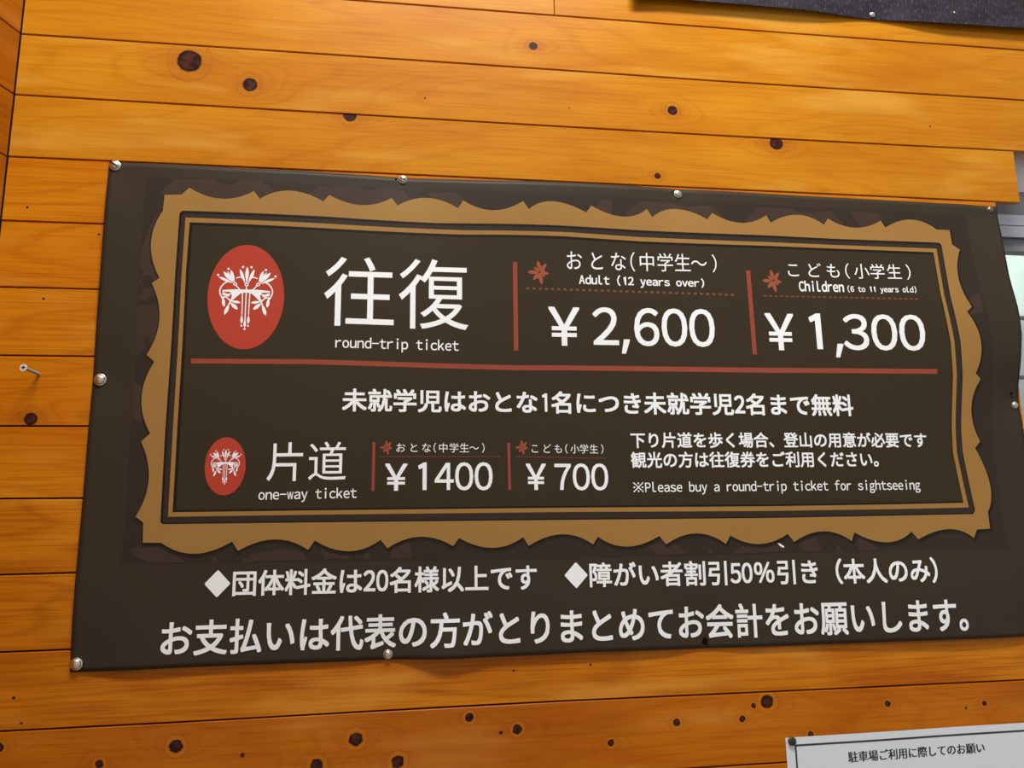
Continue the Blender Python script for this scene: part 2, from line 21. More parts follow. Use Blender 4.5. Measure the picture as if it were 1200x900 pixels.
 'screws': [[0.1887,2.1856,5.6],[0.7216,2.1836,4.6],[1.2855,2.1789,4.6],[1.9991,2.1755,4.2],[0.1925,1.7785,6],[1.9987,1.7418,4.1],[0.191,1.2957,5.8],[0.7056,1.2915,4.6]],
 'glint': [[1.4462,1.4688],[1.4514,1.4679],[1.4597,1.462],[1.4578,1.4597],[1.451,1.463]],
 'hole': [1.2915,1.2925],
 'knots': [[0.3076,2.4107,0.0232],[0.4232,2.3682,0.0141],[0.6162,2.3157,0.0133],[0.9882,2.4948,0.0091],[1.2843,2.3681,0.0105],[1.5128,2.306,0.0149],[1.2444,2.2187,0.0066],[0.0824,1.7082,0.0111],[0.3565,1.1568,0.0106],[0.2379,1.1361,0.0066],[0.0821,1.1695,0.0066],[0.6528,1.1526,0.0113],[0.5879,1.1136,0.0106],[0.7249,1.1114,0.0106],[0.4648,1.1368,0.0037],[0.8495,1.1782,0.0073],[0.9347,1.1543,0.008],[0.9055,1.1501,0.0033],[1.1054,1.1224,0.006],[1.2303,1.151,0.0066],[1.3573,1.151,0.0058],[1.408,1.1783,0.012],[1.3806,1.1728,0.0042],[1.6506,1.1636,0.006],[1.8541,1.1544,0.0046],[1.814,1.1484,0.0023],[1.4896,1.1163,0.0058],[0.097,1.2452,0.0027],[0.1123,1.2053,0.002],[0.7639,2.3621,0.002],[1.0611,2.3595,0.0017],[1.8804,2.3673,0.0022],[0.0846,1.9261,0.0022],[0.169,2.0502,0.0022],[0.0423,2.0979,0.0023],[0.9299,1.2536,0.002],[1.0718,1.2581,0.0022]],
 'joints': {"0":[[0.628,-0.4],[1.091,-0.1],[1.514,0.3],[2.142,2.9]],"1":[[0.001,-0.4],[0.431,-0.3],[1.087,-0.2],[1.504,-2.3],[2.124,1.3]],"2":[[0.0,-0.5],[0.405,-1.3],[1.012,-3.1],[1.495,-3.3],[2.106,-0.2]],"3":[[0.0,0.4],[0.176,1.1],[1.984,1.1],[2.08,0.3]],"4":[[0.0,1.2],[0.176,1.3]],"5":[[0.01,1.1],[0.177,1.2]],"6":[[0.022,1.4],[0.178,0.8]],"7":[[0.034,1.0],[0.178,0.6]],"8":[[0.046,1.1],[0.178,-0.3]],"9":[[0.058,-1.6],[0.177,-1.0]],"10":[[0.069,-1.9],[0.177,-1.6]],"11":[[0.081,-1.1],[0.401,-0.7],[0.926,2.8],[1.514,0.1],[1.946,-1.1]],"12":[[1.27,1.4],[1.435,0.1]]},
 'poster': [[1.2757,2.6192],[1.3523,2.6187],[1.4456,2.6189],[1.5385,2.6183],[1.6344,2.6181],[1.751,2.618],[1.8416,2.617],[1.9395,2.614],[2.0243,2.6153],[2.133,2.6169],[2.2215,2.6192]],
 'poster_pin': [[1.7648,2.6289],[1.9595,2.6415]],
 'loose': [[0.0894,1.788]],
 'cam': {"loc":[0.75021,-1.36293,1.5509],"rot":[[0.991258,0.131662,-0.008532],[-0.131284,0.977849,-0.163023],[-0.013121,0.162717,0.986585]]},
}

null = None
col = bpy.context.scene.collection
scene = bpy.context.scene

# ---------------------------------------------------------------- camera
cam_data = bpy.data.cameras.new('camera')
cam_data.sensor_width = 36.0
cam_data.lens = 25.5
cam_data.clip_start = 0.01
cam = bpy.data.objects.new('camera', cam_data)
col.objects.link(cam)
R_ = Matrix(DATA['cam']['rot'])                      # columns: right, forward, up
m_ = Matrix([[R_[i][0], R_[i][2], -R_[i][1]] for i in range(3)]).to_4x4()
m_.translation = Vector(DATA['cam']['loc'])
cam.matrix_world = m_
scene.camera = cam

# ---------------------------------------------------------------- view, world, lights
scene.view_settings.view_transform = 'Standard'
scene.view_settings.look = 'None'
scene.view_settings.gamma = 1.0
scene.view_settings.use_curve_mapping = False
scene.view_settings.exposure = 0.60
world = bpy.data.worlds.new('world')
scene.world = world
world.use_nodes = True
world.node_tree.nodes['Background'].inputs[0].default_value = (0.98, 0.985, 1.0, 1)
world.node_tree.nodes['Background'].inputs[1].default_value = 0.30

def area(name, loc, target, sx, sy, power, color):
    l = bpy.data.lights.new(name, 'AREA')
    l.shape = 'RECTANGLE'; l.size = sx; l.size_y = sy; l.energy = power; l.color = color
    o = bpy.data.objects.new(name, l); col.objects.link(o)
    o.location = loc
    o.rotation_euler = (Vector(target) - Vector(loc)).to_track_quat('-Z', 'Y').to_euler()
    return o
area('unseen_lamp', (0.9, -1.35, 4.3), (0.95, 0, 1.8), 1.4, 0.4, 68, (1.0, 0.985, 0.96))  # ceiling lamp above the wall, out of view
area('unseen_lamp', (-3.0, -3.4, 3.7), (1.1, 0, 1.6), 1.4, 0.4, 88, (1.0, 0.985, 0.96))  # added unseen fill, set far left so its reflection misses the view
area('daylight_outside', (3.1, 0.75, 2.9), (2.3, 1.3, 1.7), 0.8, 0.8, 14, (0.93, 1.0, 0.97))

ZO = 2.57
PINS = [(0.187,2.187),(0.722,2.184),(1.286,2.181),(2.002,2.176),(0.191,1.779),(2.002,1.742),(0.19,1.295),(0.705,1.291),(1.293,1.292),(2.0,1.29)]
def banner_height(x, z):
    """distance of the vinyl sheet from the boards: it sags away between its screws"""
    f = 0.005 + 0.0025 * math.sin(x * 7.0 + 0.5) * math.sin(z * 6.0 + 1.0)
    f += 0.021 * math.exp(-((x - 2.08) / 0.36) ** 2 - ((z - 1.90) / 0.17) ** 2)
    f += 0.007 * math.exp(-((x - 1.00) / 0.16) ** 2 - ((z - 2.16) / 0.12) ** 2)
    f += 0.005 * math.exp(-((x - 0.45) / 0.15) ** 2 - ((z - 2.12) / 0.13) ** 2)
    f += 0.009 * math.exp(-((x - 0.80) / 0.07) ** 2 - ((z - 1.27) / 0.06) ** 2)
    f += 0.006 * math.exp(-((x - 1.75) / 0.20) ** 2 - ((z - 1.36) / 0.10) ** 2)
    p = 1.0
    for a, b in PINS:
        p *= 1.0 - 0.92 * math.exp(-((x - a) ** 2 + (z - b) ** 2) / 0.0036)
    return 0.0025 + f * p
def poster_height(x, z):
    d = math.exp(-((x - 1.766) / 0.11) ** 2)
    return 0.004 + 0.013 * (1.0 - d) * math.exp(-((z - 2.63) / 0.25) ** 2)

# ---------------------------------------------------------------- helpers
def tag(o, label=None, cat=None, group=None, kind=None):
    if label: o['label'] = label
    if cat: o['category'] = cat
    if group: o['group'] = group
    if kind: o['kind'] = kind
    return o
def link(name, me, mat=None, parent=None):
    o = bpy.data.objects.new(name, me)
    col.objects.link(o)
    if mat: me.materials.append(mat)
    if parent: o.parent = parent
    return o
def obj(name, bm, mat, parent=None, smooth=False):
    bmesh.ops.recalc_face_normals(bm, faces=bm.faces)
    me = bpy.data.meshes.new(name); bm.to_mesh(me); bm.free()
    if smooth:
        for p in me.polygons: p.use_smooth = True
    return link(name, me, mat, parent)
def empty(name, loc):
    o = bpy.data.objects.new(name, None); col.objects.link(o); o.location = loc; o.empty_display_size = .05
    return o
def add_box(bm, a, b):
    vs = [bm.verts.new((x, y, z)) for x in (a[0], b[0]) for y in (a[1], b[1]) for z in (a[2], b[2])]
    for f in ((0,1,3,2),(4,6,7,5),(0,4,5,1),(2,3,7,6),(0,2,6,4),(1,5,7,3)): bm.faces.new([vs[i] for i in f])
def lathe(bm, prof, n=24, mtx=None):
    """prof: (radius, height) pairs about +Z"""
    rings = []
    for r, h in prof:
        if r < 1e-6: rings.append([bm.verts.new((0, 0, h))])
        else: rings.append([bm.verts.new((r*math.cos(2*math.pi*i/n), r*math.sin(2*math.pi*i/n), h)) for i in range(n)])
    for a, b in zip(rings, rings[1:]):
        for i in range(n):
            j = (i+1) % n
            q = [a[i % len(a)], a[j % len(a)], b[j % len(b)], b[i % len(b)]]
            u = []
            for v in q:
                if v not in u: u.append(v)
            if len(u) > 2: bm.faces.new(u)
    if mtx is not None:
        for r in rings:
            for v in r: v.co = mtx @ v.co

# ---------------------------------------------------------------- materials
def nmat(name):
    m = bpy.data.materials.new(name); m.use_nodes = True
    nt = m.node_tree; b = nt.nodes['Principled BSDF']
    return m, nt, b
def flat(name, c, rough=0.5, metal=0.0, var=0.0, spec=0.5, vscale=8.0):
    m, nt, b = nmat(name)
    b.inputs['Roughness'].default_value = rough
    b.inputs['Metallic'].default_value = metal
    b.inputs['Specular IOR Level'].default_value = spec
    if var:
        n = nt.nodes.new('ShaderNodeTexNoise'); n.inputs['Scale'].default_value = vscale; n.inputs['Detail'].default_value = 4
        tc = nt.nodes.new('ShaderNodeTexCoord'); nt.links.new(tc.outputs['Object'], n.inputs['Vector'])
        x = nt.nodes.new('ShaderNodeMix'); x.data_type = 'RGBA'
        x.inputs[6].default_value = tuple(v*(1-var) for v in c)+(1,)
        x.inputs[7].default_value = tuple(min(1, v*(1+var)) for v in c)+(1,)
        nt.links.new(n.outputs['Fac'], x.inputs[0]); nt.links.new(x.outputs[2], b.inputs['Base Color'])
    else: b.inputs['Base Color'].default_value = tuple(c)+(1,)
    return m

class N:                                               # small node-math builder
    def __init__(s, nt): s.nt = nt
    def m(s, op, a, b=None, c=None, clamp=False):
        n = s.nt.nodes.new('ShaderNodeMath'); n.operation = op; n.use_clamp = clamp
        for i, v in enumerate((a, b, c)):
            if v is None: continue
            if isinstance(v, (int, float)): n.inputs[i].default_value = v
            else: s.nt.links.new(v, n.inputs[i])
        return n.outputs[0]
    def comb(s, x, y, z):
        n = s.nt.nodes.new('ShaderNodeCombineXYZ')
        for i, v in enumerate((x, y, z)):
            if isinstance(v, (int, float)): n.inputs[i].default_value = v
            else: s.nt.links.new(v, n.inputs[i])
        return n.outputs[0]
    def noise(s, vec, scale=1.0, detail=2.0, rough=0.5):
        n = s.nt.nodes.new('ShaderNodeTexNoise'); s.nt.links.new(vec, n.inputs['Vector'])
        n.inputs['Scale'].default_value = scale; n.inputs['Detail'].default_value = detail; n.inputs['Roughness'].default_value = rough
        return n.outputs['Fac']
    def mix(s, f, a, b):
        n = s.nt.nodes.new('ShaderNodeMix'); n.data_type = 'RGBA'; n.clamp_factor = True
        for i, v in ((0, f), (6, a), (7, b)):
            if isinstance(v, tuple): n.inputs[i].default_value = v + (1,)
            elif isinstance(v, (int, float)): n.inputs[i].default_value = v
            else: s.nt.links.new(v, n.inputs[i])
        return n.outputs[2]
    def step(s, x, lo, hi):
        n = s.nt.nodes.new('ShaderNodeMapRange'); n.interpolation_type = 'SMOOTHSTEP'
        s.nt.links.new(x, n.inputs[0]); n.inputs[1].default_value = lo; n.inputs[2].default_value = hi
        n.inputs[3].default_value = 0; n.inputs[4].default_value = 1
        return n.outputs[0]

def wood(name, knots, light, dark, seed, contrast=1.0, kz_low=False):
    """lacquered cedar board; knots = (x, z, radius) in the board's own coordinates, the grain bends round them"""
    m, nt, b = nmat(name); g = N(nt)
    tc = nt.nodes.new('ShaderNodeTexCoord'); sp = nt.nodes.new('ShaderNodeSeparateXYZ')
    nt.links.new(tc.outputs['Object'], sp.inputs[0])
    X, Z = sp.outputs[0], sp.outputs[2]
    if seed is None:
        at = nt.nodes.new('ShaderNodeAttribute'); at.attribute_type = 'OBJECT'; at.attribute_name = 'seed'
        sd = g.m('MULTIPLY', at.outputs['Fac'], 3.17)
    else: sd = seed * 3.17
    n1 = g.noise(g.comb(g.m('MULTIPLY', X, 0.95), sd, g.m('MULTIPLY', Z, 7.5)), 1.0, 1.0, 0.4)
    n2 = g.noise(g.comb(g.m('MULTIPLY', X, 5), sd, g.m('MULTIPLY', Z, 42)), 1.0, 3, 0.6)
    t = g.m('MULTIPLY', n1, 15.0)
    t = g.m('ADD', t, g.m('MULTIPLY', n2, 0.45))
    dmask = bmask = halo = lring = None
    n3 = g.noise(g.comb(g.m('MULTIPLY', X, 110), sd, g.m('MULTIPLY', Z, 130)), 1.0, 3, 0.65) if knots else None
    for kx, kz, kr in knots:
        dx = g.m('SUBTRACT', X, kx); dz = g.m('SUBTRACT', Z, kz)
        x2 = g.m('MULTIPLY', dx, dx); z2 = g.m('MULTIPLY', dz, dz)
        if kr > 0.004:
            e = g.m('ADD', g.m('DIVIDE', x2, (kr*4.2)**2), g.m('DIVIDE', z2, (kr*2.0)**2))
            t = g.m('ADD', t, g.m('MULTIPLY', g.m('EXPONENT', g.m('MULTIPLY', e, -1.0)), 2.6))
            h = g.m('EXPONENT', g.m('MULTIPLY', g.m('ADD', g.m('DIVIDE', x2, (kr*2.8)**2), g.m('DIVIDE', z2, (kr*1.35)**2)), -1.0))
            halo = h if halo is None else g.m('MAXIMUM', halo, h)
        d = g.m('SQRT', g.m('ADD', x2, z2))
        d = g.m('ADD', d, g.m('MULTIPLY', g.m('SUBTRACT', n3, 0.5), kr*(0.9 if seed > 4.9 and kz_low else 0.25)))
        if kr > 0.004:
            q_ = g.m('DIVIDE', d, kr)
            lr = g.m('MULTIPLY', g.step(q_, 1.75, 1.5), g.step(q_, 1.05, 1.25)); ln = g.m('MULTIPLY', g.step(q_, 2.0, 1.82), g.step(q_, 1.62, 1.78))
            lring = lr if lring is None else g.m('MAXIMUM', lring, lr)
            halo = g.m('MAXIMUM', halo, g.m('MULTIPLY', ln, 0.9))
        k = g.step(g.m('DIVIDE', d, kr), 1.06, 0.90)
        dmask = k if dmask is None else g.m('MAXIMUM', dmask, k)
        rim = g.m('MULTIPLY', k, g.step(g.m('DIVIDE', d, kr), 0.55, 0.95))
        bmask = rim if bmask is None else g.m('MAXIMUM', bmask, rim)
    rings = g.m('POWER', g.m('ADD', g.m('MULTIPLY', g.m('SINE', g.m('MULTIPLY', t, 6.2832)), 0.5), 0.5), 7.0)
    broad = g.noise(g.comb(g.m('MULTIPLY', X, 2.4), sd, g.m('MULTIPLY', Z, 9)), 1.0, 3, 0.55)
    fine = g.noise(g.comb(g.m('MULTIPLY', X, 7), sd, g.m('MULTIPLY', Z, 330)), 1.0, 2, 0.5)
    c = g.mix(g.step(broad, 0.25, 0.75), dark, light)
    deep = tuple(v * s for v, s in zip(dark, (0.66, 0.47, 0.4)))
    c = g.mix(g.m('MULTIPLY', rings, 0.20*contrast), c, deep)
    c = g.mix(g.m('MULTIPLY', g.step(fine, 0.42, 0.72), 0.30*contrast), c, deep)
    patch = g.noise(g.comb(g.m('MULTIPLY', X, 3.1), g.m('ADD', sd, 4.3) if seed is None else sd+4.3, g.m('MULTIPLY', Z, 16)), 1.0, 2, 0.5)
    pale = (light[0]*1.12, light[1]*1.42, light[2]*3.0 + 0.02)
    c = g.mix(g.m('MULTIPLY', g.step(patch, 0.52, 0.78), 0.6), c, pale)
    if halo is not None: c = g.mix(g.m('MULTIPLY', halo, 0.50), c, (0.30, 0.065, 0.010))
    if lring is not None and kz_low: c = g.mix(g.m('MULTIPLY', lring, 0.55), c, (light[0]*1.05, light[1]*1.1, light[2]))
    if dmask is not None:
        c = g.mix(dmask, c, g.mix(g.step(n3, 0.40, 0.60), (0.022, 0.006, 0.005), (0.075, 0.020, 0.009)))
        c = g.mix(g.m('MULTIPLY', bmask, 0.75), c, (0.009, 0.004, 0.004))
    nt.links.new(c, b.inputs['Base Color'])
    b.inputs['Roughness'].default_value = 0.30
    b.inputs['Specular IOR Level'].default_value = 0.16
    bp = nt.nodes.new('ShaderNodeBump'); bp.inputs['Strength'].default_value = 0.12; bp.inputs['Distance'].default_value = 0.001
    nt.links.new(g.m('ADD', g.m('MULTIPLY', fine, 0.5), broad), bp.inputs['Height']); nt.links.new(bp.outputs[0], b.inputs['Normal'])
    return m

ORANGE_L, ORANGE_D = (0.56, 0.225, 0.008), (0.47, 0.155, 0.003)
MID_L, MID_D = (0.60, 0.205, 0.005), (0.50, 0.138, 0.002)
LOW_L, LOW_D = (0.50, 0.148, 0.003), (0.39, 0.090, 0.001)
M = {}
M['backing'] = flat('dark_gap_board', (0.06, 0.012, 0.004), 0.8)
def vinyl(name, c, rough=0.5, var=0.06):
    m = flat(name, c, rough, var=var, vscale=5.0, spec=0.15); return m
M['vinyl'] = vinyl('banner_vinyl', (0.0400, 0.0285, 0.0175))
M['inset'] = vinyl('banner_inset_print', (0.0330, 0.0230, 0.0155))
M['panel'] = vinyl('banner_panel_print', (0.0370, 0.0255, 0.0125))
M['ghost'] = vinyl('banner_faint_pattern_print', (0.0518, 0.0318, 0.0222))
M['shade'] = vinyl('banner_dark_edge_print', (0.0126, 0.0091, 0.0070))
M['gold'] = vinyl('banner_gold_print', (0.3182, 0.1665, 0.0429))
M['red'] = vinyl('banner_red_print', (0.2808, 0.0585, 0.0328))
M['emblem'] = vinyl('banner_emblem_red_print', (0.4346, 0.0508, 0.0262))
M['star'] = vinyl('banner_star_print', (0.3276, 0.0819, 0.0390))
M['dots'] = vinyl('banner_dotted_print', (0.1950, 0.0638, 0.0300))
M['white'] = flat('banner_white_print', (0.86, 0.87, 0.86), 0.45)
M['metal'] = flat('screw_metal', (0.72, 0.68, 0.56), 0.28, 1.0, var=0.25, vscale=300)
M['dullmetal'] = flat('dull_screw_metal', (0.30, 0.26, 0.20), 0.4, 1.0)
M['black'] = flat('black_recess', (0.004, 0.004, 0.004), 0.7, spec=0.05)
M['paper'] = flat('notice_paper', (0.66, 0.69, 0.72), 0.5, var=0.03)
M['ink'] = flat('notice_ink', (0.012, 0.014, 0.012), 0.5)
M['green_ink'] = flat('notice_border_ink', (0.022, 0.032, 0.024), 0.5)
M['alu'] = flat('window_aluminium', (0.50, 0.50, 0.54), 0.35, 0.6)
M['alu_dark'] = flat('window_grey_aluminium', (0.17, 0.17, 0.185), 0.4, 0.3)
M['white_frame'] = flat('window_white_frame', (0.80, 0.80, 0.85), 0.4)
M['floor'] = flat('floor_grey', (0.30, 0.26, 0.22), 0.6, var=0.15)

# ---------------------------------------------------------------- walls of boards
PITCH = 0.125
ZJ0 = 2.57                                             # height of the first joint seen in full (joint 0)
JOINT_BOW = {0: ((0.6, -0.4), (1.1, -0.1), (1.5, 0.3), (2.14, 2.9)), 1: ((0, -0.4), (0.43, -0.3), (1.09, -0.9), (1.5, -2.3), (2.12, 1.3)),
             2: ((0, -0.5), (0.4, -1.3), (1.0, -3.0), (1.5, -3.3), (2.1, -0.2)), 3: ((0, 0.4), (0.3, 1.0), (1.98, 1.1), (2.08, 0.3)),
             4: ((0, 1.2),), 5: ((0, 1.1),), 6: ((0, 1.3),), 7: ((0, 0.8),), 8: ((0, 1.0), (.18, -0.3), (.5, -0.3)), 9: ((0, -1.6), (.18, -1.0)),
             10: ((0, -1.9), (.18, -1.6)), 11: ((0.08, -1.1), (0.4, -0.7), (0.93, 2.8), (1.51, 0.1), (1.95, -1.1)), 12: ((1.27, 1.4), (1.43, 0.1))}
def jz(k, x):
    """height of joint k at x: old boards, bowed by a few millimetres"""
    z = ZJ0 - PITCH * k
    p = JOINT_BOW.get(k)
    if not p: return z
    if x <= p[0][0]: return z + p[0][1]*0.001
    for a, b in zip(p, p[1:]):
        if x <= b[0]: return z + (a[1] + (b[1]-a[1])*(x-a[0])/(b[0]-a[0]))*0.001
    return z + p[-1][1]*0.001
def plank_bm(k, x0, x1, ox, oz, th=0.015, gap=0.0015, n=10, ze=None):
    bm = bmesh.new(); rows = []
    top = lambda x: jz(k, x) - gap - oz
    bot = lambda x: (jz(k+1, x) + gap - oz)
    c = 0.0009
    xs = [x0 + (x1-x0)*i/n for i in range(n+1)]
    for i, x in enumerate(xs):
        xe = x + (c if i == 0 else (-c if i == n else 0))
        t, b_ = top(x), bot(x)
        rows.append([bm.verts.new(v) for v in ((x-ox, th, b_), (x-ox, c, b_), (xe-ox, 0, b_+c), (xe-ox, 0, t-c), (x-ox, c, t), (x-ox, th, t))])
    for a, b in zip(rows, rows[1:]):
        for i in range(5): bm.faces.new((a[i], a[i+1], b[i+1], b[i]))
        bm.faces.new((a[5], a[0], b[0], b[5]))
    bm.faces.new(rows[0]); bm.faces.new(rows[-1][::-1])
    return bm

bm = bmesh.new()
add_box(bm, (-0.02, 0.0152, 0), (2.006, 0.04, 3.20))
add_box(bm, (2.006, 0.0152, 2.362), (3.4, 0.04, 3.20))
add_box(bm, (2.92, 0.0152, 0), (3.4, 0.04, 2.362))
add_box(bm, (2.006, 0.0152, 0), (2.92, 0.04, 1.20))
wall_back = tag(obj('wall_back', bm, M['backing']), 'back wall clad in horizontal orange lacquered cedar boards', kind='structure')

OPEN_X = 2.018
generic = wood('wood_cedar_plain', [], MID_L, MID_D, None)
def knots_for(x0, x1, zc, lo, hi):
    return [(x-x0, z-zc, r) for x, z, r in DATA['knots'] if x0-.02 <= x <= x1+.02 and lo-.006 < z < hi+.006]
def plank(k, x0, x1, tone=None):
    zc = ZJ0 - PITCH*(k+0.5)
    o = None
    if tone:
        kn = [q for q in knots_for(x0, x1, zc, zc-PITCH/2, zc+PITCH/2)]
        if k == 1: kn = [q for q in kn if q[1] > -0.055 or q[2] < 0.008]
        m = wood('wood_cedar_row', kn, tone[0], tone[1], (k*1.7+x0*3.1+5) % 4 + 5, tone[2] if len(tone) > 2 else 1, k >= 11)
    else: m = generic
    o = obj('plank', plank_bm(k, x0, x1, x0, zc), m, wall_back)
    o.location = (x0, 0, zc); o['seed'] = float((k*37) % 23)
    return o
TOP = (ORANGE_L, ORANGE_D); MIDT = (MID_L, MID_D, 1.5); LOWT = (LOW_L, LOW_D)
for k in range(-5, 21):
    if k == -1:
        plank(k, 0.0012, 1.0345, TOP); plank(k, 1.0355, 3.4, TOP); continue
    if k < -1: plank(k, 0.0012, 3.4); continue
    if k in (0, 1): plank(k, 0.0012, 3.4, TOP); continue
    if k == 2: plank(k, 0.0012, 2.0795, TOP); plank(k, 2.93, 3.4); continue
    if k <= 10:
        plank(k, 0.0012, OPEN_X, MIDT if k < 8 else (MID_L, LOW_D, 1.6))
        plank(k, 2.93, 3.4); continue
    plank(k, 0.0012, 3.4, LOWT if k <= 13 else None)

# left wall, meeting the back wall in a slightly obtuse corner, clad in the same boards
ang = math.radians(196.6 - 90)
wl = empty('wall_left', (0, 0, 0)); wl.rotation_euler = (0, 0, 0)
tag(wl, 'left side wall of the same boards darkened in colour for shade, meeting the back wall in a corner', kind='structure')
dvec = Vector((-math.sin(math.radians(16.6)), -math.cos(math.radians(16.6)), 0))
wlmat = wood('wood_cedar_side', [], (0.40, 0.118, 0.004), (0.30, 0.074, 0.002), None)  # same boards in a darker, redder colour: their shade is painted in
rotz = math.atan2(dvec.y, dvec.x)
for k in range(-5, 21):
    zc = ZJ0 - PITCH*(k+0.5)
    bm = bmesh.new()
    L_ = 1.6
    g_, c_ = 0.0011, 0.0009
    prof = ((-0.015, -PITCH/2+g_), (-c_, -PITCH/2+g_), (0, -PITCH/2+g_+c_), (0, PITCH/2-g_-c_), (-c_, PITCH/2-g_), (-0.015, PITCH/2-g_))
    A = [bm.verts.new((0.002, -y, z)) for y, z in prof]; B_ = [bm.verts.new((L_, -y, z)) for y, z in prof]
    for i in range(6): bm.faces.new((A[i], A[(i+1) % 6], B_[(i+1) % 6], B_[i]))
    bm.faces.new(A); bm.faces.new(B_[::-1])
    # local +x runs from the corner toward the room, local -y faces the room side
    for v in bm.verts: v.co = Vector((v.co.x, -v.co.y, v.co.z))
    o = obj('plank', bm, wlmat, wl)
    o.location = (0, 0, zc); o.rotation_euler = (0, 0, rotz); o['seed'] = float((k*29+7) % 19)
bm = bmesh.new(); add_box(bm, (0.0, -0.04, 0), (1.6, -0.0152, 3.2))
o = obj('backing_board', bm, M['backing'], wl); o.rotation_euler = (0, 0, rotz)
bm = bmesh.new(); add_box(bm, (-1.6, -5, -0.05), (4.6, 2.2, 0)); tag(obj('floor', bm, M['floor']), 'plain grey floor of the ticket hall', kind='structure')

# ---------------------------------------------------------------- window at the right, seen beside the banner
win = tag(empty('window_1', (OPEN_X, 0.06, 1.2)), 'grey and white aluminium window in the opening right of the banner', kind='structure')
def wbox(name, x0, x1, y0, y1, z0, z1, mat):
    b = bmesh.new(); add_box(b, (x0-OPEN_X, y0-0.06, z0-1.2), (x1-OPEN_X, y1-0.06, z1-1.2))
    o = obj(name, b, mat, win); return o
W0, W1 = 2.0185, 2.92
wbox('head_frame', W0, W1, 0.060, 0.11, 2.251, 2.3615, M['white_frame'])
wbox('grey_rail', W0, W1, 0.058, 0.11, 2.193, 2.250, M['alu_dark'])  # dark grey rail between the head frame and the paler rails
wbox('rail', W0, W1, 0.056, 0.10, 2.167, 2.192, M['alu'])
wbox('rail', W0, W1, 0.057, 0.10, 2.139, 2.1655, M['alu'])
wbox('grey_rail', W0, W1, 0.066, 0.10, 2.121, 2.138, M['alu_dark'])
wbox('sash_rail', W0, W1, 0.062, 0.09, 2.107, 2.120, flat('window_mid_grey', (0.24, 0.25, 0.26), 0.4, 0.3))
wbox('sash_rail', W0, W1, 0.066, 0.085, 1.950, 1.955, M['alu_dark'])
wbox('sash_rail', W0, W1, 0.066, 0.085, 1.812, 1.818, M['alu_dark'])
wbox('sash_stile', W0, W0+0.03, 0.062, 0.09, 1.212, 2.106, M['alu'])
wbox('sash_stile', W1-0.04, W1, 0.062, 0.09, 1.212, 2.106, M['alu'])
wbox('sill', W0, W1, 0.045, 0.14, 1.2005, 1.2115, M['alu'])
gm, gnt, gb = nmat('window_glass')
gb.inputs['Base Color'].default_value = (0.92, 0.96, 0.94, 1); gb.inputs['Roughness'].default_value = 0.04
gb.inputs['Transmission Weight'].default_value = 1.0; gb.inputs['IOR'].default_value = 1.01
wbox('pane', W0+0.031, W1-0.041, 0.074, 0.078, 1.212, 2.106, gm)
bm = bmesh.new(); add_box(bm, (1.9, 1.3, 0), (4.6, 1.34, 3.2))
tag(obj('wall_outside', bm, flat('outside_wall_plaster', (0.30, 0.335, 0.31), 0.7, var=0.18)), 'pale greenish wall seen through the window glass', kind='structure')
bm = bmesh.new(); add_box(bm, (2.35, 0.75, 1.1), (3.6, 1.25, 2.15)); 
bmesh.ops.bevel(bm, geom=bm.edges[:], offset=0.012, segments=2, affect='EDGES')
cab = empty('cabinet', (2.35, 0.75, 0)); tag(cab, 'white cabinet standing behind the window glass', 'cabinet')
b2 = bmesh.new(); add_box(b2, (2.37, 0.78, 0.0), (3.58, 1.24, 1.1))
for nm, b_ in (('top', bm), ('body', b2)):
    for v in b_.verts: v.co -= Vector((2.35, 0.75, 0))
    obj(nm, b_, flat('cabinet_white', (0.85, 0.88, 0.86), 0.35), cab)

# ---------------------------------------------------------------- the banner
def interp(pts, n):
    """n+1 points evenly spaced along a polyline"""
    d = [0]
    for a, b in zip(pts, pts[1:]): d.append(d[-1] + math.dist(a, b))
    out = []
    for i in range(n+1):
        s = d[-1]*i/n; j = 0
        while j < len(d)-2 and d[j+1] < s: j += 1
        f = (s-d[j])/(d[j+1]-d[j]); f = min(1, max(0, f))
        out.append((pts[j][0]+(pts[j+1][0]-pts[j][0])*f, pts[j][1]+(pts[j+1][1]-pts[j][1])*f))
    return out
banner = empty('price_banner', (1.09, 0, 1.28))
tag(banner, 'dark brown vinyl price banner with gold scalloped frame and white Japanese lettering', 'banner')
BO = Vector((1.09, 0, 1.28))
o_ = DATA['outline']; NU, NV = 210, 104
T_, B__, L__, RR = interp(o_['top'], NU), interp(o_['bottom'], NU), interp(o_['left'], NV), interp(o_['right'], NV)
bm = bmesh.new(); grid = []
for j in range(NV+1):
    v = j/NV; row = []
    for i in range(NU+1):
        u = i/NU
        p = [(1-v)*T_[i][c] + v*B__[i][c] + (1-u)*L__[j][c] + u*RR[j][c]
             - ((1-u)*(1-v)*T_[0][c] + u*(1-v)*T_[-1][c] + (1-u)*v*B__[0][c] + u*v*B__[-1][c]) for c in (0, 1)]
        row.append(bm.verts.new(Vector((p[0], -banner_height(p[0], p[1]), p[1])) - BO))
    grid.append(row)
for a, b in zip(grid, grid[1:]):
    for i in range(NU): bm.faces.new((a[i], b[i], b[i+1], a[i+1]))
sheet = obj('vinyl_sheet', bm, M['vinyl'], banner, smooth=True)
sm = sheet.modifiers.new('thickness', 'SOLIDIFY'); sm.thickness = 0.0009; sm.offset = -1
if sheet.data.polygons[0].normal.y > 0: sheet.data.flip_normals()

